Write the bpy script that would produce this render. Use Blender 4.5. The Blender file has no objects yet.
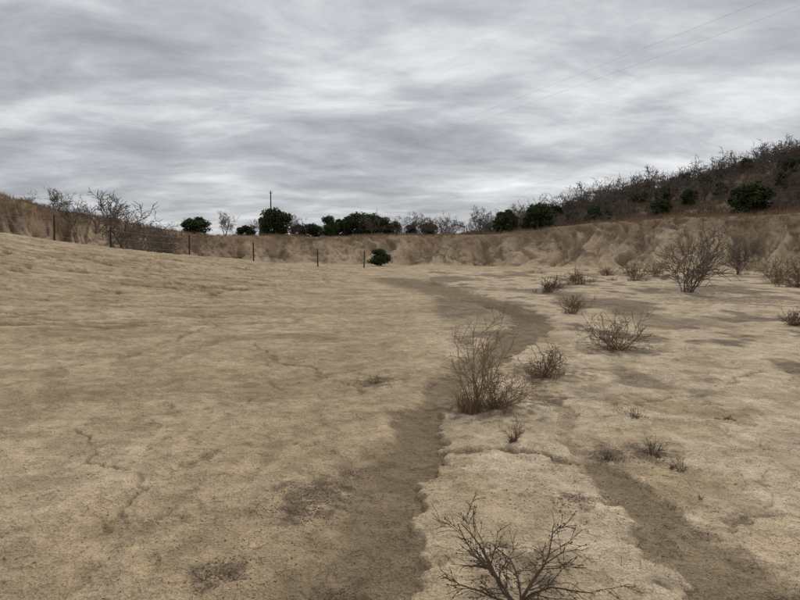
import bpy, math, random
import numpy as np
from mathutils import Vector, Matrix
random.seed(7); RNG=np.random.default_rng(11)
sc=bpy.context.scene
sc.view_settings.view_transform='Standard'; sc.view_settings.look='None'; sc.view_settings.exposure=0

# ------------------------------------------------------------------ noise
def _h(ix,iy,seed):
    h=(ix.astype(np.int64)*374761393+iy.astype(np.int64)*668265263+seed*1442695041)&0xffffffff
    h=((h^(h>>13))*1274126177)&0xffffffff
    return (h^(h>>16))&0xff
_T=np.arange(256)*(2*math.pi/256);_CT=np.cos(_T);_ST=np.sin(_T)
def perlin(x,y,seed=0):
    x=np.asarray(x,float);y=np.asarray(y,float)
    ix=np.floor(x);iy=np.floor(y);fx=x-ix;fy=y-iy
    u=fx*fx*fx*(fx*(fx*6-15)+10);v=fy*fy*fy*(fy*(fy*6-15)+10)
    def g(a,b):
        t=_h(ix+a,iy+b,seed)
        return _CT[t]*(fx-a)+_ST[t]*(fy-b)
    return 1.5*((g(0,0)*(1-u)+g(1,0)*u)*(1-v)+(g(0,1)*(1-u)+g(1,1)*u)*v)
def fbm(x,y,seed=0,o=4):
    s=0;a=1;t=0
    for i in range(o):
        s=s+a*perlin(x*2**i+i*17.3,y*2**i-i*9.1,seed+i);t+=a;a*=.5
    return s/t*1.4
def sstep(a,b,x):
    t=np.clip((x-a)/(b-a),0,1);return t*t*(3-2*t)

# ------------------------------------------------------------------ site survey helper: bearing/depression -> metres on the ground
F=593.0; PITCH=math.atan(45/593.0); EYE=1.6
def site(px,py,z=0.0):
    dx=(px-400);up=(300-py)
    y=F*math.cos(PITCH)+up*math.sin(PITCH); zz=-F*math.sin(PITCH)+up*math.cos(PITCH)
    k=(z-EYE)/zz
    return dx*k,y*k
def at(px,Y): return (px-400)/F*Y

# ------------------------------------------------------------------ terrain
AZ=[-180,-120,-70,-45,-34,-26.8,-18.6,-9.6,0,9.6,18.6,26.8,34,45,70,120,180]
RT=[70,60,50,54,60,72,88,98,100,101,100,95,90,88,85,75,70]
BW=[14,14,13,13,14,14,14,15,17,19,23,25,25,18,16,15,14]
ZT=[6,6.5,7,7,6.7,5.6,4.4,4.5,4.9,5.2,6.6,7.2,7.1,7.2,7,7,6]
RC=[40,35,30,32,36,40,44,50,55,60,60,60,60,60,60,50,40]
ZC=[0.3,1.0,2.5,2.7,2.6,2.1,1.45,.75,.3,.1,0,0,0,0,0,0,0.3]
HA=[0,0,0,0,0,0,0,0,.5,3,8.6,13,18.5,22,22,10,0]
def path(pts): # (px,py,width_m)
    return [(site(a,b)+(w,)) for a,b,w in pts]
CHA=path([(290,680,.85),(330,600,.8),(366,540,.66),(395,480,.52),(412,440,.43),(432,408,.44),(452,380,.52),(500,352,.7),(533,332,.9),(528,316,1.0),(490,303,1.4),(455,295,2.0),(430,289,2.6),(400,283,3.2)])
CHB=path([(800,680,.8),(745,600,.65),(672,545,.5),(622,490,.38),(590,468,.2),(540,456,.1),(480,450,.08),(425,452,.15)])
CHC=path([(590,470,.2),(570,430,.12),(560,410,.10),(545,392,.15),(520,370,.25)])
CRK=[path(p) for p in ([(60,620,.05),(110,530,.05),(130,480,.04),(90,450,.05),(60,430,.04)],
    [(258,346,.07),(272,358,.08),(300,366,.08),(345,380,.06),(365,392,.05)],
    [(272,358,.07),(262,372,.06),(275,392,.05),(240,410,.04)],
    [(0,395,.06),(70,372,.06),(150,355,.08),(215,330,.1)],
    [(180,470,.04),(230,440,.05),(265,452,.04),(300,440,.04)],
    [(600,420,.05),(650,400,.06),(700,395,.06),(760,372,.07)],
    [(690,560,.03),(730,520,.04),(800,500,.05)])]
RUT=[path(p) for p in ([(-40,470,.16),(80,400,.17),(200,350,.18),(300,322,.2),(400,303,.2)],[(-60,440,.16),(70,382,.17),(190,338,.18),(300,313,.2),(400,297,.2)],
     [(150,640,.14),(210,520,.15),(290,430,.16),(360,370,.17),(400,340,.18)])]
def cdist(x,y,P):
    best=np.full(x.shape,9e9)
    for (x0,y0,w0),(x1,y1,w1) in zip(P[:-1],P[1:]):
        dx,dy=x1-x0,y1-y0
        t=np.clip(((x-x0)*dx+(y-y0)*dy)/(dx*dx+dy*dy),0,1)
        d=np.hypot(x-x0-t*dx,y-y0-t*dy)/(0.5*(w0+t*(w1-w0)))
        best=np.minimum(best,d)
    return best
_fr=np.random.default_rng(77)
FEET=[]
for (sx_,sy_,hd,n_) in [(-3.2,2.6,.5,9),(-1.2,3.0,-.35,9),(-4.5,6,.2,10),(1.6,3.2,.15,7),(2.9,4.0,.9,6)]:
    px_,py_=sx_,sy_
    for k in range(n_):
        s_=.11*(1 if k%2 else -1);FEET.append((px_+math.cos(hd)*s_,py_-math.sin(hd)*s_,hd+_fr.normal(0,.15)))
        px_+=math.sin(hd)*.68;py_+=math.cos(hd)*.68;hd+=_fr.normal(0,.08)
def terrain(x,y,col=False):
    x=np.atleast_1d(np.asarray(x,float));y=np.atleast_1d(np.asarray(y,float))
    r=np.hypot(x,y);az=np.degrees(np.arctan2(x,y))
    I=lambda T:np.interp(az,AZ,T)
    rt=I(RT);bw=I(BW);zt=I(ZT);rc=I(RC);zc=I(ZC);ha=I(HA)
    arc=np.radians(az)*80
    near=1-sstep(45,75,r)
    wx=x+.18*fbm(x*1.1,y*1.1,3,4)+.06*fbm(x*6,y*6,8,3); wy=y+.18*fbm(x*1.1+9,y*1.1,5,4)+.06*fbm(x*6,y*6+4,9,3)
    a=cdist(wx,wy,CHA);b=cdist(wx,wy,CHB);c=cdist(wx,wy,CHC)
    a=a+.35*fbm(x*2.5,y*2.5,61,3)*sstep(2,5,r)+.22*fbm(x*7,y*7,62,4)
    b=b+.30*fbm(x*7,y*7,63,4)
    side=np.where(x>np.interp(y,[2,4,6,8,12],[-.2,0,.4,1,2]),1.,0.)
    lo=np.where(side>0,.86,.6);hi=np.where(side>0,1.06,1.5)
    cha=np.clip((a-lo)/(hi-lo),0,1);cha=1-cha*cha*(3-2*cha)
    ch=np.maximum.reduce([cha,.9*(1-sstep(.75,1.15,b)),.55*(1-sstep(.5,1.5,c))])*near
    ch=ch*sstep(-.75,-.3,fbm(x*2,y*2,64,4)+.55*(1-sstep(.3,1.,np.minimum(a,b))))
    ck=np.zeros_like(x)
    for P in CRK: ck=np.maximum(ck,1-sstep(.3,1.5,cdist(wx,wy,P)))
    ck=ck*sstep(-.35,.1,fbm(x*1.5,y*1.5,66,3))
    ut=np.zeros_like(x)
    for P in RUT: ut=np.maximum(ut,1-sstep(.4,1.4,cdist(x+.05*fbm(x*2,y*2,67,2),y,P)))
    ut=ut*sstep(-.3,.2,fbm(x*.7,y*.7,68,3))
    m=sstep(0,1,(r-9)/(rc-9)); m=.6*m+.4*np.clip((r-7)/(rc-7),0,1)
    z=zc*m*(1-.5*sstep(0,1,(r-rc)/9))
    lf=1-sstep(-5,1,x)
    z=z+.05*fbm(x*.25,y*.25,21,3)*sstep(2,10,r)+.024*fbm(x*.9,y*.9,22,3)+.010*fbm(x*4,y*4,23,4)
    z=z+.12*fbm(x*.12,y*.12,29,3)*sstep(15,40,r)
    right=sstep(.1,1.0,x)*near
    z=z+right*.02*np.maximum(0,fbm(x*1.6,y*1.6,31,4))
    cl=np.maximum(0,fbm(x*12,y*12,24,2)-.22);z=z+.018*cl*sstep(-.1,.4,fbm(x*.8,y*.8,25,3))
    z=z-.036*ch-.022*ck-.018*ut
    z=z+ch*.010*fbm(x*9,y*9,33,3)
    pn=fbm(wx*.55+3,wy*.55,41,5)
    cr_=fbm(wx*1.25+3,wy*1.25,43,6);crust=sstep(-.02,.02,cr_+.18*sstep(0,2,x)-.10)*near*(1-ch)*sstep(-1.2,.9,x)
    cr2=fbm(wx*.9-7,wy*.9+2,45,6);crust2=sstep(-.012,.012,cr2-.05)*near*(1-ch)
    cr3=fbm(wx*2.3-1,wy*2.3+8,47,5);crust3=sstep(-.02,.02,cr3-.22)*near*(1-ch)
    fade=1-.5*sstep(8,20,r)
    z=z+(.009*crust+.009*crust2+.007*crust3)*fade
    nf=r<14
    if nf.any():
        xn=x[nf];yn=y[nf];dz=np.zeros_like(xn)
        for fx,fy,hd in FEET:
            k=np.where((np.abs(xn-fx)<.3)&(np.abs(yn-fy)<.3))[0]
            if not len(k): continue
            u=(xn[k]-fx)*math.cos(hd)-(yn[k]-fy)*math.sin(hd);v=(xn[k]-fx)*math.sin(hd)+(yn[k]-fy)*math.cos(hd)
            q=(u/.055)**2+(v/.15)**2;dz[k]+=-.020*np.exp(-q*q)+.006*np.exp(-(q-1.6)**2*2)
        z[nf]+=dz
    ang=math.radians(35);rx=x*math.cos(ang)+y*math.sin(ang);ry=-x*math.sin(ang)+y*math.cos(ang)
    q=fbm(rx*.14+.12*fbm(x*.5,y*.5,52,3),ry*.42,51,4)
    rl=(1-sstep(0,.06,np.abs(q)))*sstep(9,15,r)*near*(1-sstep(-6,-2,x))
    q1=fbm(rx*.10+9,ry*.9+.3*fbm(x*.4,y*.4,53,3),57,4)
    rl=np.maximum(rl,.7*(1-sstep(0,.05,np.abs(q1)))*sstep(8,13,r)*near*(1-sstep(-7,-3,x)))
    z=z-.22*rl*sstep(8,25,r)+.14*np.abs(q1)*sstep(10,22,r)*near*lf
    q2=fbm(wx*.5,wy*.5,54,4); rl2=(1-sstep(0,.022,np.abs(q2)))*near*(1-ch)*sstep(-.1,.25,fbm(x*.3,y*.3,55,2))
    z=z-.011*rl2
    # bank
    arcw=arc+2.5*fbm(arc*.08,r*.08,71,3)
    rt2=rt+3.5*fbm(arc*.05,arc*0+2,72,3)+1.3*perlin(arc*.33,arc*0+5,73)+.6*perlin(arc*.9,arc*0+5,74)
    rb=rt2-bw+3.0*perlin(arc*.16,arc*0+9,74)
    t=np.clip((r-rb)/(rt2-rb),0,1)
    s=.68*t**1.1+.32*sstep(.35,1,t)
    zt2=zt*(1+.08*fbm(arc*.06,arc*0+1,75,4))
    g1=1-np.abs(perlin(arcw*.22,r*.02,76))*2.4
    g2=1-np.abs(perlin(arcw*.65+5,r*.04,77))*2.4
    g3=1-np.abs(perlin(arcw*1.7+5,r*.08,79))*2.2
    env=np.sin(np.pi*np.clip(t,0,1))**.8
    gul=(.46*g1+.32*g2+.22*g3)
    z=z*(1-s)+zt2*s+ env*(gul-.4)*zt*.30 + env*.25*fbm(x*.5,y*.5,78,4)
    bk=sstep(0,.12,t)
    z=z+np.where(r>rt2,1,0)*(.35*fbm(x*.06,y*.06,81,3)*sstep(0,15,r-rt2))
    hill=ha*sstep(0,1,(r-rt2-2)/(170-rt2))
    hill=hill*(1-.6*sstep(260,900,r))
    z=z+hill*(1+.12*fbm(x*.02,y*.02,82,3)*sstep(110,170,r))
    if not col: return z
    def C(*v): return np.array(v)[None,:]
    def mix(A,B,f): f=np.clip(f,0,1)[:,None];return A*(1-f)+B*f
    n1=fbm(wx*.35,wy*.35,91,5);n2=fbm(x*1.7,y*1.7,92,4);n3=fbm(x*8,y*8,93,4)
    base=np.ones((len(x),1))*C(.43,.322,.196)
    base=mix(base,C(.54,.42,.272),sstep(-.05,.5,n1)*.75)
    base=mix(base,C(.34,.25,.15),sstep(.05,.55,-n1)*.75)
    fl=fbm(rx*.35+.3*n1,ry*1.2,99,5)*sstep(6,12,r)
    base=mix(base,C(.28,.205,.125),sstep(.05,.45,fl)*.6*(1-sstep(0,2,x)))
    base=mix(base,C(.56,.44,.29),sstep(.12,.5,-fl)*.5*(1-sstep(0,2,x)))
    base=mix(base,C(.30,.22,.135),sstep(.12,.45,fbm(wx*.9,wy*1.1,94,5))*.5)
    rs=sstep(-.1,.5,(x-.04*y-.12))*near
    pal=np.clip(sstep(-.28,.12,pn)*rs,0,1)
    base=mix(base,C(.54,.42,.28),pal*.6)
    base=mix(base,C(.55,.43,.28),crust2*.32*(1-rs*.6))
    base=mix(base,C(.34,.255,.16),crust3*.35*(1-rs*.5))
    base=mix(base,C(.61,.485,.34),crust*.65*np.clip(.25+rs,0,1))
    base=mix(base,C(.222,.165,.10),ch*.93)
    base=mix(base,C(.31,.23,.145),ut*.45)
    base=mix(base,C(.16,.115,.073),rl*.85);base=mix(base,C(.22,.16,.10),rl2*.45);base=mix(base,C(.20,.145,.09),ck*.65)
    far=sstep(4.5,9,r)
    l=sstep(.12,.42,fbm(x*.8+5,y*.5,95,5))*rs*far*(1-ch)
    l=np.maximum(l,.95*sstep(-.05,.25,fbm(x*.25,y*.12+3,96,4))*rs*sstep(9,18,r))
    for (px,py,w) in [(320,492,.28),(300,510,.16),(218,572,.12),(375,380,.28),(340,590,.14),(575,500,.12),(610,455,.2),(485,408,.5),(545,372,.55),(617,350,.7),(650,455,.18),(688,290,2.2),(520,560,.18),(350,470,.08),(730,300,2.0),(545,400,.3)]:
        cx,cy=site(px,py);l=np.maximum(l,(1-sstep(.3,1.4,np.hypot(x-cx,y-cy)/w+1.2*n3))*.9)
    base=mix(base,C(.17,.122,.08),l*.62)
    base=base*(1+.14*n2+.19*n3)[:,None]
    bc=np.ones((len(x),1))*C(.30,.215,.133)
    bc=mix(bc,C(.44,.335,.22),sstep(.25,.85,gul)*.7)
    bc=mix(bc,C(.16,.112,.072),(1-sstep(-.35,.25,gul))*.7)  # occlusion shade put into the bank colour: gully bottoms darker
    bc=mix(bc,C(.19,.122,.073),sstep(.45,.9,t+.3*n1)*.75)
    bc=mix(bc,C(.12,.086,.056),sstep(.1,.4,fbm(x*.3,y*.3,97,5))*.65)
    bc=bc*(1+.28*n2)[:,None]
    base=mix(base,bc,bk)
    top=mix(np.ones((len(x),1))*C(.17,.125,.08),C(.09,.072,.05),sstep(-.15,.4,fbm(x*.08,y*.08,98,4)))
    base=mix(base,top,sstep(-.5,1.5,r-rt2))
    out=np.ones((len(x),4));out[:,:3]=np.clip(base,.02,.9)
    aux=np.zeros((len(x),4));aux[:,0]=l*(1-bk);aux[:,1]=ch;aux[:,2]=bk;aux[:,3]=1
    return z,out,aux,r-rb,r-rt2

azf=np.linspace(-46,46,800);azb=np.linspace(46,314,90)[1:-1]
azd=np.concatenate([azf,azb]);azs=np.radians(azd)
rs_=np.concatenate([np.linspace(.2,1.9,8),np.exp(np.linspace(math.log(2.0),math.log(130),760)),np.exp(np.linspace(math.log(131),math.log(4000),80))])
na,nr=len(azs),len(rs_)
RR,AA=np.meshgrid(rs_,azs,indexing='ij')
X=(RR*np.sin(AA)).ravel();Y=(RR*np.cos(AA)).ravel()
Zt,COL,AUX,DB,DT=terrain(X,Y,True)
ZG=Zt.reshape(nr,na)
def Hs(x,y):
    x=np.atleast_1d(np.asarray(x,float));y=np.atleast_1d(np.asarray(y,float))
    r=np.clip(np.hypot(x,y),rs_[0],rs_[-2]);a=np.degrees(np.arctan2(x,y));a=np.where(a<-46,a+360,a)
    i=np.clip(np.searchsorted(rs_,r)-1,0,nr-2);ad=np.append(azd,314.);j=np.clip(np.searchsorted(ad,a)-1,0,na-1)
    u=(r-rs_[i])/(rs_[i+1]-rs_[i]);v=(a-ad[j])/(ad[j+1]-ad[j]);k=(j+1)%na
    return (ZG[i,j]*(1-u)+ZG[i+1,j]*u)*(1-v)+(ZG[i,k]*(1-u)+ZG[i+1,k]*u)*v
def H(x,y): return float(Hs(x,y)[0])
Z0=H(0,0.2)
ii=np.arange(nr-1)[:,None];jj=np.arange(na)[None,:];j2=(jj+1)%na
Q=np.stack([ii*na+jj,(ii+1)*na+jj,(ii+1)*na+j2,ii*na+j2],-1).reshape(-1,4)
Q=Q[:,::-1]
def np_mesh(name,V,Fc,mats,smooth=False,attrs=None,mi=None):
    me=bpy.data.meshes.new(name);n=Fc.shape[1]
    me.vertices.add(len(V));me.vertices.foreach_set('co',np.ascontiguousarray(V,dtype=np.float32).ravel())
    me.loops.add(Fc.size);me.loops.foreach_set('vertex_index',np.ascontiguousarray(Fc,dtype=np.int32).ravel())
    me.polygons.add(len(Fc));me.polygons.foreach_set('loop_start',np.arange(0,Fc.size,n,dtype=np.int32))
    me.polygons.foreach_set('loop_total',np.full(len(Fc),n,dtype=np.int32))
    for m in mats: me.materials.append(m)
    if mi is not None: me.polygons.foreach_set('material_index',mi.astype(np.int32))
    me.update(calc_edges=True)
    if smooth: me.polygons.foreach_set('use_smooth',np.ones(len(Fc),dtype=bool))
    for k,v in (attrs or {}).items():
        at_=me.color_attributes.new(k,'FLOAT_COLOR','POINT');at_.data.foreach_set('color',np.ascontiguousarray(v,dtype=np.float32).ravel())
    return me
def add(name,me,parent=None,loc=(0,0,0),rot=0,scale=(1,1,1)):
    o=bpy.data.objects.new(name,me);sc.collection.objects.link(o);o.location=loc;o.rotation_euler=(0,0,rot);o.scale=scale
    if parent: o.parent=parent
    return o
def empty(name,loc=(0,0,0)):
    return add(name,None,None,loc)

# ------------------------------------------------------------------ materials
def newmat(name,rough=.9):
    m=bpy.data.materials.new(name);m.use_nodes=True;nt=m.node_tree;b=nt.nodes['Principled BSDF'];b.inputs['Roughness'].default_value=rough
    b.inputs['Specular IOR Level'].default_value=.15
    return m,nt,b
def N(nt,t,**k):
    n=nt.nodes.new(t)
    for a,v in k.items():
        if a in n.inputs: n.inputs[a].default_value=v
        else: setattr(n,a,v)
    return n
def mth(nt,op,a,b=None,c=None):
    n=nt.nodes.new('ShaderNodeMath');n.operation=op
    for i,v in enumerate((a,b,c)):
        if v is None: continue
        if isinstance(v,(int,float)): n.inputs[i].default_value=v
        else: nt.links.new(v,n.inputs[i])
    return n.outputs[0]
def soil_mat():
    m,nt,b=newmat('soil',.95);L=nt.links.new
    at1=N(nt,'ShaderNodeAttribute',attribute_name='soil');at2=N(nt,'ShaderNodeAttribute',attribute_name='aux')
    sp=N(nt,'ShaderNodeSeparateColor');L(at2.outputs['Color'],sp.inputs[0])
    tc=N(nt,'ShaderNodeTexCoord')
    def noise(s,d=4,r=.6):
        n=N(nt,'ShaderNodeTexNoise',Scale=s,Detail=float(d),Roughness=r);L(tc.outputs['Object'],n.inputs['Vector']);return n.outputs['Fac']
    n1=noise(4,4,.62);n2=noise(60,2,.7)
    def plate(n_,lo,hi):
        q=N(nt,'ShaderNodeMapRange',interpolation_type='SMOOTHSTEP');L(n_,q.inputs[0]);q.inputs[1].default_value=lo;q.inputs[2].default_value=hi;return q.outputs[0]
    n5=noise(14,4,.6);p1=plate(n5,.52,.545);p2=plate(n1,.47,.485)
    v=N(nt,'ShaderNodeTexVoronoi',Scale=70.0);L(tc.outputs['Object'],v.inputs['Vector'])
    vs=N(nt,'ShaderNodeSeparateColor');L(v.outputs['Color'],vs.inputs[0])
    peb=mth(nt,'MULTIPLY',mth(nt,'LESS_THAN',v.outputs['Distance'],.28),mth(nt,'GREATER_THAN',vs.outputs[0],.76))
    f=.94
    for n_,k in ((n1,.7),(n2,1.4)):
        f=mth(nt,'ADD',mth(nt,'MULTIPLY',mth(nt,'SUBTRACT',n_,.5),k),f)
    f=mth(nt,'ADD',f,mth(nt,'MULTIPLY',p1,.07));f=mth(nt,'ADD',f,mth(nt,'MULTIPLY',p2,.06))
    f=mth(nt,'MAXIMUM',f,.3)
    lt=mth(nt,'GREATER_THAN',mth(nt,'ADD',n2,mth(nt,'MULTIPLY',sp.outputs[0],.15)),.66)
    f=mth(nt,'MULTIPLY',f,mth(nt,'SUBTRACT',1.0,mth(nt,'MULTIPLY',lt,.5)))
    dk=mth(nt,'GREATER_THAN',vs.outputs[1],.5)
    f=mth(nt,'MULTIPLY',f,mth(nt,'ADD',1.0,mth(nt,'MULTIPLY',peb,mth(nt,'SUBTRACT',mth(nt,'MULTIPLY',dk,.6),.36))))
    mx=N(nt,'ShaderNodeVectorMath',operation='SCALE');L(at1.outputs['Color'],mx.inputs[0]);L(f,mx.inputs['Scale'])
    L(mx.outputs[0],b.inputs['Base Color'])
    hgt=mth(nt,'ADD',mth(nt,'MULTIPLY',n1,1.0),mth(nt,'MULTIPLY',n2,.35));hgt=mth(nt,'ADD',hgt,mth(nt,'MULTIPLY',peb,.12))
    hgt=mth(nt,'ADD',hgt,mth(nt,'MULTIPLY',p1,.12));hgt=mth(nt,'ADD',hgt,mth(nt,'MULTIPLY',p2,.14));hgt=mth(nt,'ADD',hgt,mth(nt,'MULTIPLY',n5,.5))
    bp=N(nt,'ShaderNodeBump',Strength=1.0,Distance=.042);L(hgt,bp.inputs['Height']);L(bp.outputs[0],b.inputs['Normal'])
    return m
SOIL=soil_mat()
def plain(name,c,var=.35,scale=3.0,rough=.9,c2=None):
    m,nt,b=newmat(name,rough);L=nt.links.new
    tc=N(nt,'ShaderNodeTexCoord');g=N(nt,'ShaderNodeNewGeometry');oi=N(nt,'ShaderNodeObjectInfo');n=N(nt,'ShaderNodeTexNoise',Scale=scale,Detail=1.0);L(tc.outputs['Object'],n.inputs['Vector'])
    r=N(nt,'ShaderNodeMix',data_type='RGBA')
    f=mth(nt,'ADD',mth(nt,'MULTIPLY',n.outputs['Fac'],.4),mth(nt,'MULTIPLY',g.outputs['Random Per Island'],.35))
    f=mth(nt,'ADD',f,mth(nt,'MULTIPLY',oi.outputs['Random'],.35))
    L(f,r.inputs[0]);r.inputs[6].default_value=tuple(x*(1-var) for x in c)+(1,)
    cc=c2 or tuple(x*(1+var) for x in c);r.inputs[7].default_value=tuple(cc)+(1,)
    L(r.outputs[2],b.inputs['Base Color']);return m
M_bark=plain('grey_bark',(.15,.12,.095),.35);M_twig=plain('dry_twig',(.19,.125,.08),.4,20.);M_dark=plain('dark_twig',(.10,.072,.052),.35,40.)
M_grass=plain('dry_grass',(.27,.19,.11),.45,.8,c2=(.38,.28,.17));M_rust=plain('rust_brush',(.22,.145,.09),.4,.8)
M_leaf=plain('juniper_foliage',(.032,.048,.018),.5,1.1,c2=(.075,.095,.036));M_brush=plain('brush_bark',(.14,.112,.092),.45,.5)
M_post=plain('weathered_post',(.05,.042,.036),.3,8.);M_wire=plain('wire',(.38,.38,.39),.1,5.,.5)
M_stone=plain('stone',(.30,.24,.16),.35,6.,c2=(.50,.41,.29));M_litter=plain('litter',(.10,.07,.045),.5,15.)

fb=DB[Q].mean(1)>=-1.0;fh=DT[Q].mean(1)>=3.0
V=np.stack([X,Y,Zt],1)
def sub(name,mask):
    f=Q[mask];u=np.unique(f);lut=np.zeros(len(V),dtype=np.int32);lut[u]=np.arange(len(u));f2=lut[f]
    me=np_mesh(name,V[u],f2,[SOIL],True,{'soil':COL[u],'aux':AUX[u]});return add(name,me)
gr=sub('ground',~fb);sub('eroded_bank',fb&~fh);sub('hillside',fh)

# ------------------------------------------------------------------ tubes
def tubes(segs,sides=4):
    S=np.array([[*a,*b,r0,r1] for a,b,r0,r1 in segs]);p0=S[:,:3];p1=S[:,3:6];r0=S[:,6];r1=S[:,7]
    d=p1-p0;d/=np.linalg.norm(d,axis=1)[:,None]+1e-9
    ref=np.where(np.abs(d[:,2:3])>.9,np.array([[1,0,0]]),np.array([[0,0,1]]))
    u=np.cross(d,ref);u/=np.linalg.norm(u,axis=1)[:,None];v=np.cross(d,u)
    n=len(S);V=np.zeros((n,2*sides,3))
    for k in range(sides):
        a=2*math.pi*k/sides;o=u*math.cos(a)+v*math.sin(a)
        V[:,k]=p0+o*r0[:,None];V[:,sides+k]=p1+o*r1[:,None]
    b=np.arange(n)[:,None]*2*sides;Fs=[]
    for k in range(sides):
        k2=(k+1)%sides;Fs.append(np.concatenate([b+k,b+k2,b+sides+k2,b+sides+k],1))
    return V.reshape(-1,3),np.concatenate(Fs)
def rv(s=1.): return Vector((random.gauss(0,s),random.gauss(0,s),random.gauss(0,s)))
def grow(segs,p,d,L,r,depth,nseg=4,wob=.16,grav=.03,kids=(3,5),spread=.7,shrink=.62,tip=.35):
    p=Vector(p);d=Vector(d).normalized()
    for i in range(nseg):
        ra=r*(1-(1-tip)*i/nseg);rb=r*(1-(1-tip)*(i+1)/nseg)
        d=(d+rv(wob)+Vector((0,0,grav))).normalized();q=p+d*(L/nseg)
        segs.append((tuple(p),tuple(q),ra,rb))
        if depth>0 and i>0:
            for k in range(random.randint(*kids)//2+ (random.random()<.5)):
                side=d.cross(rv()).normalized();nd=(d*(1-spread*.5)+side*spread).normalized()
                f=random.random();st=p.lerp(q,f)
                grow(segs,st,nd,L*shrink*random.uniform(.6,1.1),rb*.62,depth-1,max(3,nseg-1),wob,grav,kids,spread,shrink,tip)
        p=q
def bare_tree(h,r=.07,depth=3,stems=2,mat=M_bark,seed=0,minr=.008,name='bare_tree_mesh',kids=(2,4),sides=4):
    random.seed(seed);segs=[]
    for s in range(stems):
        a=random.uniform(0,6.28);sp=.45 if stems>1 else .08
        grow(segs,(0.05*math.cos(a),.05*math.sin(a),-.1),(sp*math.cos(a),sp*math.sin(a),1),h*.62,r,depth,5,.14,.05,kids,.75,.6)
    segs=[(a,b,max(x,minr),max(y,minr)) for a,b,x,y in segs]
    V,Fc=tubes(segs,sides);s=h/V[:,2].max();V=V*[s,s,s]
    return np_mesh(name,V,Fc,[mat])
def bush_mesh(h,w,stems,depth,r,mat,seed,wob=.18,minr=.0012,kids=(1,3),up=1.0):
    random.seed(seed);segs=[]
    for s in range(stems):
        a=random.uniform(0,6.28);k=random.random()**.7*w/h
        bx=random.gauss(0,w*.06);by=random.gauss(0,w*.06)
        grow(segs,(bx,by,-.02),(k*math.cos(a),k*math.sin(a),up),h*random.uniform(.5,1.0),r*random.uniform(.6,1.1),depth,5,wob,.02,kids,.6,.5)
    segs=[(a,b,max(x,minr),max(y,minr)) for a,b,x,y in segs]
    V,Fc=tubes(segs,4)
    zs=V[:,2].copy();V[:,2]=np.where(zs<-.02,-.02,zs)
    return np_mesh('bush_twigs',V,Fc,[mat])
def blades(cent,n,h,w,bw,mat,name,lean=.5):
    k=len(cent);c=np.repeat(cent,n,0);m=len(c)
    hh=np.repeat(np.broadcast_to(h,(k,)),n)*RNG.uniform(.45,1.1,m);ww=np.repeat(np.broadcast_to(w,(k,)),n)
    a=RNG.uniform(0,6.28,m);rr=RNG.random(m)**.8*ww*.35
    base=c+np.stack([np.cos(a)*rr,np.sin(a)*rr,np.full(m,-.01)],1)
    a2=a+RNG.normal(0,.6,m);ln=lean*hh*RNG.random(m)
    tip=base+np.stack([np.cos(a2)*ln,np.sin(a2)*ln,hh],1)
    mid=(base+tip)/2+np.stack([-np.cos(a2)*ln*.15,-np.sin(a2)*ln*.15,hh*.06],1)
    t=RNG.uniform(0,6.28,m);s=np.stack([np.cos(t),np.sin(t),np.zeros(m)],1)*bw*.5
    V=np.stack([base-s,base+s,mid+s*.8,mid-s*.8,tip+s*.15,tip-s*.15],1).reshape(-1,3)
    b=np.arange(m)[:,None]*6
    Fc=np.concatenate([b+[0,1,2,3],b+[3,2,4,5]])
    return np_mesh(name,V,Fc,[mat])
def ground_pts(xy):
    xy=np.asarray(xy);return np.column_stack([xy,Hs(xy[:,0],xy[:,1])])

# ------------------------------------------------------------------ juniper
def juniper_mesh(seed,n=6000,h=1.,w=1.1,leaf=.055):
    rg=np.random.default_rng(seed);random.seed(seed)
    K=26;la=rg.uniform(0,6.28,K);lz=rg.uniform(.14,.86,K);prof=np.sqrt(np.clip(1-((lz-.42)/.62)**2,0,1))
    lr=prof*rg.uniform(.35,.85,K)*.36*w;cx=np.cos(la)*lr;cy=np.sin(la)*lr;cr=rg.uniform(.10,.2,K)
    k=rg.integers(0,K,n);d=rg.normal(size=(n,3));d/=np.linalg.norm(d,axis=1)[:,None]
    rad=cr[k]*(rg.random(n)**.33)*rg.uniform(.85,1.35,n)
    P=np.stack([cx[k],cy[k],lz[k]*h],1)+d*rad[:,None]*[1,1,.9]
    P[:,2]=np.maximum(P[:,2],.02)
    nrm=d+rg.normal(0,.6,(n,3));nrm/=np.linalg.norm(nrm,axis=1)[:,None]
    u=np.cross(nrm,rg.normal(size=(n,3)));u/=np.linalg.norm(u,axis=1)[:,None];v=np.cross(nrm,u)
    s=leaf*rg.uniform(.5,1.2,n)[:,None]
    Vq=np.stack([P-u*s*.5-v*s*.2,P+u*s*.5-v*s*.3,P+u*s*.3+v*s*.5,P-u*s*.35+v*s*.45],1).reshape(-1,3)
    Fq=np.arange(4*n).reshape(-1,4)
    segs=[]
    segs.append(((0,0,-.05),(0.01,0,.3),.035,.028));segs.append(((0.01,0,.3),(0,.01,.75),.028,.01))
    for i in range(K): segs.append(((0,0,max(.08,lz[i]-.2)),(cx[i],cy[i],lz[i]),.012,.004))
    Vt,Ft=tubes(segs,5)
    mi=np.concatenate([np.zeros(len(Fq)),np.ones(len(Ft))])
    return np_mesh('juniper_crown',np.vstack([Vq,Vt]),np.vstack([Fq,Ft+len(Vq)]),[M_leaf,M_bark],False,None,mi)
JU=[juniper_mesh(s) for s in (1,2,3,4)]
def juniper(px,Yd,hpx,wpx,i=0,name='juniper_tree',parent=None,sink=.0):
    x=at(px,Yd);z=H(x,Yd);s=hpx*Yd/F;ws=wpx*Yd/F
    return add(name,JU[i%4],parent,(x,Yd,z-sink-.05*s),i*1.7,(ws/.95,ws/.95,s/1.0))
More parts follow.
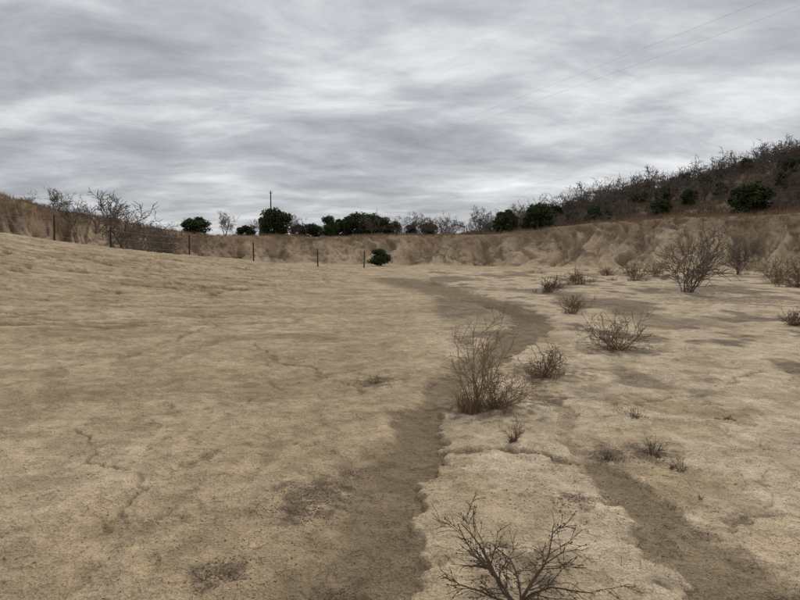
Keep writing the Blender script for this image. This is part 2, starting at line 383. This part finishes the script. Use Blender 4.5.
for i,(px,Yd,h,w) in enumerate([(197,88,20,33),(248,104,16,22),(277,100,32,34),(381,76,18,27),(505,104,27,26),(537,100,30,36),(747,90,36,42)]):
    juniper(px,Yd,h,w,i)
row=empty('juniper_row',(0,0,0))
for i,(px,Yd,h,w) in enumerate([(300,112,17,20),(314,114,18,20),(331,110,24,24),(345,114,25,26),(357,110,28,30),(372,112,26,28),(384,116,22,22),(394,118,18,16),(411,118,15,16),(428,122,16,20),(265,116,24,14)]):
    juniper(px,Yd,h,w,i+1,'juniper_crown',row)

# ------------------------------------------------------------------ bare trees
BT=[bare_tree(4.,.065,3,3,M_bark,s,.013) for s in (21,22,23)]
def baretree(px,Yd,hpx,i,name='bare_tree',parent=None,wf=1.):
    x=at(px,Yd);s=hpx*Yd/F/4.
    return add(name,BT[i%3],parent,(x,Yd,H(x,Yd)),i*2.1,(s*wf,s*wf,s))
for i,(px,Yd,h,wf) in enumerate([(118,40,64,1.15),(150,66,42,1.3),(76,58,32,1.3),(226,92,26,1.),(132,50,48,1.2),(166,72,36,1.2),(60,62,26,1.3),(98,60,40,1.2),(143,58,42,1.3),(160,64,38,1.3),
    (262,100,26,.9),(405,112,26,1.2),(418,116,26,1.2),(436,112,28,1.3),(452,118,22,1.3),(478,110,30,1.1),(466,120,22,1.2),(492,120,24,1.2),(294,110,26,.9),(372,108,30,.9),(445,108,24,1.3),(515,116,28,1.2)]):
    baretree(px,Yd,h,i,'bare_tree',None,wf)

hb=empty('hillside_brush')
BB=[bare_tree(4.,.075,3,2,M_brush,s,.018,'brush_mesh',kids=(2,3),sides=3) for s in (31,32,33,34)]
random.seed(5)
cnt=0
while cnt<760:
    az=random.uniform(7,44) ;r=random.uniform(104,200)
    x=r*math.sin(math.radians(az));y=r*math.cos(math.radians(az))
    dens=min(1,(az-5)/14)*(.25+.75*min(1,(r-100)/50))*(.5+.5*(perlin(np.array([x*.05]),np.array([y*.05]),300)[0]>-.12))
    if random.random()>dens: continue
    s=random.choice((.5,.7,.85,1.,1.15,1.6))*random.uniform(.85,1.1)*(1.0 if r>125 else .7)
    add('bare_brush',BB[cnt%4],hb,(x,y,H(x,y)-.1),random.uniform(0,6.28),(s*1.15,s*1.15,s));cnt+=1
for k in range(60):
    az=random.uniform(13,44);r=random.uniform(112,195);x=r*math.sin(math.radians(az));y=r*math.cos(math.radians(az))
    s=random.uniform(1.8,3.9);add('juniper_crown',JU[k%4],hb,(x,y,H(x,y)-.2),k,(s*1.1,s*1.1,s))
pt=empty('plateau_brush')
for k in range(130):
    az=random.uniform(-34,16);r=random.uniform(112,160) if az>-22 else random.uniform(64,90);x=r*math.sin(math.radians(az));y=r*math.cos(math.radians(az))
    s=random.uniform(.3,.65)*(1 if az>-16 else .6)
    add('bare_brush',BB[k%4],pt,(x,y,H(x,y)-.1),random.uniform(0,6.28),(s*1.3,s*1.3,s))

# ------------------------------------------------------------------ grass & brush on the banks
def bank_ring(n,azr,off,seed):
    rg=np.random.default_rng(seed);az=rg.uniform(*azr,n);r=np.interp(az,AZ,RT)+rg.uniform(*off,n)
    a=np.radians(az);return np.column_stack([r*np.sin(a),r*np.cos(a)])
P=ground_pts(bank_ring(5200,(-46,46),(-4,9),1))
sel=fbm(P[:,0]*.12,P[:,1]*.12,201,3)>-.15;P=P[sel]
add('bank_grass',blades(P,16,RNG.uniform(.2,.6,len(P)),.9,.03,M_grass,'bank_grass'))
P=ground_pts(bank_ring(3000,(-46,46),(-14,10),2));sel=fbm(P[:,0]*.15,P[:,1]*.15,202,3)>.1;P=P[sel]
add('bank_brush',blades(P,22,RNG.uniform(.2,.6,len(P)),1.0,.022,M_rust,'bank_brush',.8))
P=ground_pts(bank_ring(4500,(6,46),(2,70),3))
add('hillside_grass',blades(P,16,RNG.uniform(.4,1.1,len(P)),1.6,.07,M_rust,'hillside_grass',.8))
rg=np.random.default_rng(9);pp=[]
while len(pp)<190:
    px=rg.uniform(520,900);Yd=rg.uniform(36,82)
    x=at(px,Yd)
    if fbm(np.array([x*.12]),np.array([Yd*.10]),205,3)[0]>.05: pp.append((x,Yd))
P=ground_pts(pp);add('floor_tufts',blades(P,40,RNG.uniform(.10,.38,len(P)),.8,.014,M_rust,'floor_tufts',.9))
pp=[]
while len(pp)<40:
    px=rg.uniform(560,830);py=rg.uniform(278,420);x,y=site(px,py)
    if fbm(np.array([x*.5]),np.array([y*.4]),206,3)[0]>.1: pp.append((x,y))
P=ground_pts(pp);add('low_sprigs',blades(P,16,RNG.uniform(.03,.07,len(P)),.35,.004,M_rust,'low_sprigs',1.8))

# ------------------------------------------------------------------ individual shrubs
def shrub(name,px,py,h,w,stems,depth,r,mat,seed,minr=.0015,grass=0,gm=None,wob=.18,up=1.,kids=(1,3),bw=.006):
    x,y=site(px,py);z=H(x,y);e=empty(name,(x,y,z));add('twigs',bush_mesh(h,w,stems,depth,r,mat,seed,wob,minr,kids,up),e)
    if grass:
        c=np.column_stack([RNG.normal(0,w*.22,grass),RNG.normal(0,w*.16,grass),np.zeros(grass)])
        add('dry_leaves',blades(c,30,h*.28,w*.3,bw,gm or M_grass,'dry_leaves',1.1),e)
    return e
shrub('dry_shrub',476,412,1.0,.46,16,2,.0055,M_twig,118,.0019,6,wob=.14,kids=(0,2))
shrub('dry_shrub',497,409,.50,.62,24,2,.004,M_twig,109,.0018,9,wob=.18)
shrub('dry_shrub',545,378,.42,.6,22,2,.004,M_twig,102,.0022,7,M_rust)
shrub('dry_shrub',617,352,.68,1.05,30,2,.006,M_twig,103,.0024,3,M_rust,bw=.006)
shrub('bare_bush',688,292,2.7,1.9,18,2,.026,M_bark,104,.010,0,kids=(2,3),wob=.14)
shrub('bare_bush',738,275,2.6,1.8,13,2,.03,M_bark,105,.013,0,kids=(2,3),wob=.14)
for i,(px,py,h,w,n) in enumerate([(548,294,.65,1.1,3),(572,313,.6,.7,2),(576,285,.9,1.3,4),(635,280,1.2,1.3,5),(777,283,1.5,2.,8),(797,288,1.3,1.6,6),(607,276,.8,1.5,4),(655,277,1.1,1.3,4),(795,325,.4,.8,3)]):
    shrub('dry_shrub',px,py,h,w,26,2,.007*max(1,h),M_twig,120+i,.003 if py>300 else .006,n,M_rust,bw=.009)
for i,(px,py,h,w) in enumerate([(375,380,.12,.3),(608,458,.10,.2),(652,457,.17,.16),(635,420,.12,.2),(515,445,.22,.18),(680,470,.1,.2),(760,450,.06,.3),(560,505,.05,.2),(10,300,.3,1.0),(730,420,.08,.3),(700,500,.05,.15)]):
    shrub('dry_weed',px,py,h,w,14,1,.002,M_dark if i!=4 else M_twig,150+i,.0012,3,M_rust,bw=.004)
# foreground dead plant with seed pods
x,y=site(517,604);z=H(x,y);e=empty('dead_branching_weed',(x,y,z));random.seed(77);segs=[]
for (dx,dy,dz,L) in [(-.6,.5,.5,.46),(-.25,.4,.75,.42),(.05,.5,.8,.34),(.55,.35,.5,.42),(.85,.15,.35,.38),(.35,.6,.45,.42),(-.8,.1,.3,.36),(-.35,-.1,.9,.32),(.2,-.3,.6,.3),(-.5,.7,.25,.38)]:
    grow(segs,(random.gauss(0,.01),random.gauss(0,.01),-.02),(dx,dy,dz),L,.0058,2,6,.12,-.03,(1,3),.6,.48,.4)
segs=[(a,b,max(p,.0014),max(q,.0013)) for a,b,p,q in segs]
V_,F_=tubes(segs,6);V_[:,2]=np.maximum(V_[:,2],-.02);add('branches',np_mesh('branches',V_,F_,[M_dark]),e)
pods=[]
for a,b,p,q in segs:
    if q<.0024 and random.random()<.16:
        s=.0055;B=Vector(b);D=(Vector(b)-Vector(a)).normalized()*s
        pods.append((tuple(B-D),tuple(B),.001,s*.8));pods.append((tuple(B),tuple(B+D),s*.8,.001))
V_,F_=tubes(pods,6);add('seed_pods',np_mesh('seed_pods',V_,F_,[M_dark]),e)

# ------------------------------------------------------------------ loose stones and litter
ico=np.array([(0,0,1),(.9,0,.3),(.28,.85,.3),(-.72,.53,.3),(-.72,-.53,.3),(.28,-.85,.3),(.72,.5,-.4),(-.28,.85,-.4),(-.9,0,-.4),(-.28,-.85,-.4),(.72,-.53,-.4),(0,0,-1)])
icf=np.array([(0,1,2),(0,2,3),(0,3,4),(0,4,5),(0,5,1),(1,6,2),(2,6,7),(2,7,3),(3,7,8),(3,8,4),(4,8,9),(4,9,5),(5,9,10),(5,10,1),(1,10,6),(6,11,7),(7,11,8),(8,11,9),(9,11,10),(10,11,6)])
def scatter(name,xy,s,mat,flat=.6,long=1.):
    P=ground_pts(xy);n=len(P);Vv=ico[None]*RNG.uniform(.65,1.2,(n,12,1))
    Vv=Vv*np.stack([s*long,s,s*flat],1)[:,None,:];t=RNG.uniform(0,6.28,n);c,sn=np.cos(t)[:,None],np.sin(t)[:,None]
    xx=Vv[...,0]*c-Vv[...,1]*sn;yy=Vv[...,0]*sn+Vv[...,1]*c
    Vv=np.stack([xx,yy,Vv[...,2]],-1)+P[:,None,:]
    Fc=(icf[None]+np.arange(n)[:,None,None]*12).reshape(-1,3)
    return add(name,np_mesh(name,Vv.reshape(-1,3),Fc,[mat]))
n=9000;az=RNG.uniform(-.75,.75,n);r=2.+RNG.random(n)**1.5*18
scatter('gravel',np.column_stack([r*np.sin(az),r*np.cos(az)]),RNG.uniform(.0015,.0048,n)*(1+.06*r),M_stone)
n=110;az=RNG.uniform(-.75,.75,n);r=2.5+RNG.random(n)*14
scatter('small_stones',np.column_stack([r*np.sin(az),r*np.cos(az)]),RNG.uniform(.007,.018,n),M_stone,.45)
lp=[]
for (px,py,w,k) in [(320,492,.26,520),(300,512,.2,250),(218,574,.14,220),(340,592,.16,280),(375,382,.28,260),(575,500,.12,110),(610,455,.18,180),(485,408,.4,500),(545,374,.4,400),(650,457,.15,150),(617,352,.6,500),(520,585,.25,300),(350,470,.14,90),(560,470,.8,260),(640,520,.6,160),(250,540,.9,300),(100,500,.9,150)]:
    cx,cy=site(px,py);lp+=list(np.column_stack([RNG.normal(cx,w*.55,k),RNG.normal(cy,w*.55,k)]))
n=14000;az=RNG.uniform(-.2,.7,n);r=3+RNG.random(n)**.8*17;q=np.column_stack([r*np.sin(az),r*np.cos(az)])
q=q[(fbm(q[:,0]*1.3,q[:,1]*.9,95,4)>.22)]
lp=np.vstack([np.array(lp),q])
scatter('plant_litter',lp,RNG.uniform(.0018,.0055,len(lp)),M_litter,.6,2.2)
segs=[];n=900;az=RNG.uniform(-.7,.75,n);r=2.3+RNG.random(n)*13;P=ground_pts(np.column_stack([r*np.sin(az),r*np.cos(az)]))
for q in P:
    a=random.uniform(0,6.28);L=random.uniform(.02,.11);d=Vector((math.cos(a)*L,math.sin(a)*L,random.uniform(-.002,.008)));b=Vector(q)+Vector((0,0,.003));mid=b+d*.5+Vector((random.gauss(0,.006),random.gauss(0,.006),.002))
    segs+=[(tuple(b),tuple(mid),.0013,.0013),(tuple(mid),tuple(b+d),.0013,.0008)]
V_,F_=tubes(segs,4);add('fallen_twigs',np_mesh('fallen_twigs',V_,F_,[M_twig]))

# ------------------------------------------------------------------ fence
fe=empty('wire_fence');posts=[]
for px,Yd in [(-60,28),(-5,31),(56,33.5),(112,37),(190,42),(254,46),(318,48.5),(364,50.5)]:
    x=at(px,Yd);z=H(x,Yd);posts.append(Vector((x,Yd,z)))
    hgt=1.45;lean=random.gauss(0,.03)
    sg=[((0,0,-.2),(lean*.5,0,hgt*.5),.055,.05),((lean*.5,0,hgt*.5),(lean,0,hgt),.05,.045),((lean,0,hgt),(lean,0,hgt+.02),.045,.01)]
    V_,F_=tubes(sg,8);add('post',np_mesh('post',V_,F_,[M_post]),fe,posts[-1])
sg=[]
for a,b in zip(posts[:-1],posts[1:]):
    for hh in (.4,.85,1.3):
        pr=None
        for k in range(9):
            t=k/8;p=a.lerp(b,t)+Vector((0,0,hh-.12*4*t*(1-t)))
            if pr is not None: sg.append((tuple(pr),tuple(p),.004,.004))
            pr=p
V_,F_=tubes(sg,4);add('wires',np_mesh('wires',V_,F_,[M_wire]),fe)
p=posts[3];V_,F_=tubes([((.9,0,-.1),(.1,0,1.2),.04,.04)],8);add('brace',np_mesh('brace',V_,F_,[M_post]),fe,p)

# ------------------------------------------------------------------ utility poles + lines
def pole(x,y,top):
    z=H(x,y);e=empty('utility_pole',(x,y,z));h=top-z
    V_,F_=tubes([((0,0,-.5),(0,0,h),.19,.13),((0,0,h),(0,0,h+.03),.13,.03)],10);add('shaft',np_mesh('shaft',V_,F_,[M_post]),e)
    V_,F_=tubes([((-.35,-.2,h-.55),(.35,.2,h-.55),.05,.05),((-.3,-.17,h-.5),(-.3,-.17,h-.32),.04,.05),((.3,.17,h-.5),(.3,.17,h-.32),.04,.05)],6);add('crossarm',np_mesh('crossarm',V_,F_,[M_post]),e)
pa=Vector((at(272,150),150,1.6+62/593*150));D=Vector((17.2-pa.x,25-pa.y,0));pb=pa+D*1.7;pb.z=11.2
pole(pa.x,pa.y,pa.z+.3);pole(pb.x,pb.y,pb.z+.3)
sg=[]
for o,dz in ((-.3,0),(.3,-.9)):
    pr=None
    for k in range(61):
        t=k/60;p=pa.lerp(pb,t)+Vector((o*.9,o*.5,dz*t-1.0*4*t*(1-t)))
        if pr is not None: sg.append((tuple(pr),tuple(p),.004,.004))
        pr=p
V_,F_=tubes(sg,5);add('power_lines',np_mesh('power_lines',V_,F_,[M_wire]))

# ------------------------------------------------------------------ sky
w=bpy.data.worlds.new('World');sc.world=w;w.use_nodes=True;nt=w.node_tree;nt.nodes.clear();L=nt.links.new
try:
    w.cycles.sampling_method='MANUAL';w.cycles.sample_map_resolution=256
except Exception: pass
SE,SR=math.radians(42),math.radians(28)
out=nt.nodes.new('ShaderNodeOutputWorld');bg=nt.nodes.new('ShaderNodeBackground');bg.inputs['Strength'].default_value=.1;L(bg.outputs[0],out.inputs[0])
sky=nt.nodes.new('ShaderNodeTexSky');sky.sky_type='NISHITA';sky.sun_disc=False;sky.sun_elevation=SE;sky.sun_rotation=SR
tc=nt.nodes.new('ShaderNodeTexCoord');sx=nt.nodes.new('ShaderNodeSeparateXYZ');L(tc.outputs['Generated'],sx.inputs[0])
zp=mth(nt,'ADD',mth(nt,'MAXIMUM',sx.outputs[2],0.0),.15)
cx=mth(nt,'DIVIDE',sx.outputs[0],zp);cy=mth(nt,'DIVIDE',sx.outputs[1],zp)
cb=nt.nodes.new('ShaderNodeCombineXYZ');L(cx,cb.inputs[0]);L(cy,cb.inputs[1])
wn=N(nt,'ShaderNodeTexNoise',Scale=1.1,Detail=2.0);L(cb.outputs[0],wn.inputs['Vector'])
wv=nt.nodes.new('ShaderNodeVectorMath');wv.operation='MULTIPLY_ADD';L(wn.outputs['Color'],wv.inputs[0]);wv.inputs[1].default_value=(.5,.5,0);L(cb.outputs[0],wv.inputs[2])
def lay(rot,sxy,scale,det,rough,dist,seed):
    mp=nt.nodes.new('ShaderNodeMapping');mp.inputs['Rotation'].default_value=(0,0,math.radians(rot));mp.inputs['Scale'].default_value=(sxy[0],sxy[1],1);mp.inputs['Location'].default_value=(seed,seed*.37,0);L(wv.outputs[0],mp.inputs[0])
    n=N(nt,'ShaderNodeTexNoise',Scale=scale,Detail=det,Roughness=rough,Distortion=dist);L(mp.outputs[0],n.inputs['Vector']);return n.outputs['Fac']
A=lay(-22,(.7,1.),1.4,6.,.6,0.,3.1);B=lay(-32,(.6,1.),4.4,4.,.62,0.,8.2);C_=lay(10,(.8,1.),.45,2.,.5,0.,5.5)
v=mth(nt,'ADD',mth(nt,'MULTIPLY',A,.50),mth(nt,'MULTIPLY',B,.20));v=mth(nt,'ADD',v,mth(nt,'MULTIPLY',C_,.30))
sd=nt.nodes.new('ShaderNodeVectorMath');sd.operation='DOT_PRODUCT';nm=nt.nodes.new('ShaderNodeVectorMath');nm.operation='NORMALIZE';L(tc.outputs['Generated'],nm.inputs[0]);L(nm.outputs[0],sd.inputs[0])
a0,e0=math.radians(21),math.radians(13);sd.inputs[1].default_value=(math.sin(a0)*math.cos(e0),math.cos(a0)*math.cos(e0),math.sin(e0))
gl=mth(nt,'POWER',mth(nt,'MAXIMUM',sd.outputs['Value'],0.0),14.0)
v=mth(nt,'ADD',v,mth(nt,'MULTIPLY',gl,.07));
cr=nt.nodes.new('ShaderNodeValToRGB');L(v,cr.inputs[0]);e_=cr.color_ramp.elements
e_[0].position=.38;e_[0].color=(.29,.305,.325,1);e_[1].position=.67;e_[1].color=(.92,.93,.94,1)
for p_,c_ in ((.455,(.39,.405,.43,1)),(.52,(.51,.525,.55,1)),(.58,(.68,.69,.71,1))):
    q=e_.new(p_);q.color=c_
sc10=nt.nodes.new('ShaderNodeVectorMath');sc10.operation='SCALE';L(cr.outputs[0],sc10.inputs[0])
ov=mth(nt,'ADD',10.3,mth(nt,'MULTIPLY',mth(nt,'MAXIMUM',mth(nt,'SUBTRACT',sx.outputs[2],.45),0.0),11.0));L(ov,sc10.inputs['Scale'])
mx=nt.nodes.new('ShaderNodeMix');mx.data_type='RGBA';mx.inputs[0].default_value=.95;L(sky.outputs[0],mx.inputs[6]);L(sc10.outputs[0],mx.inputs[7]);L(mx.outputs[2],bg.inputs[0])
sl=bpy.data.lights.new('sun','SUN');sl.energy=1.4;sl.angle=math.radians(12);sl.color=(1,.96,.9);so=bpy.data.objects.new('sun',sl);sc.collection.objects.link(so)
dirv=Vector((math.sin(SR)*math.cos(SE),math.cos(SR)*math.cos(SE),math.sin(SE)));so.rotation_euler=(-dirv).to_track_quat('-Z','Y').to_euler()

cd=bpy.data.cameras.new('camera');cd.sensor_width=36;cd.lens=36*F/800;cd.clip_start=.05;cd.clip_end=9000
co=bpy.data.objects.new('camera',cd);sc.collection.objects.link(co);co.location=(0,0,Z0+EYE);co.rotation_euler=(math.pi/2-PITCH,0,0);sc.camera=co
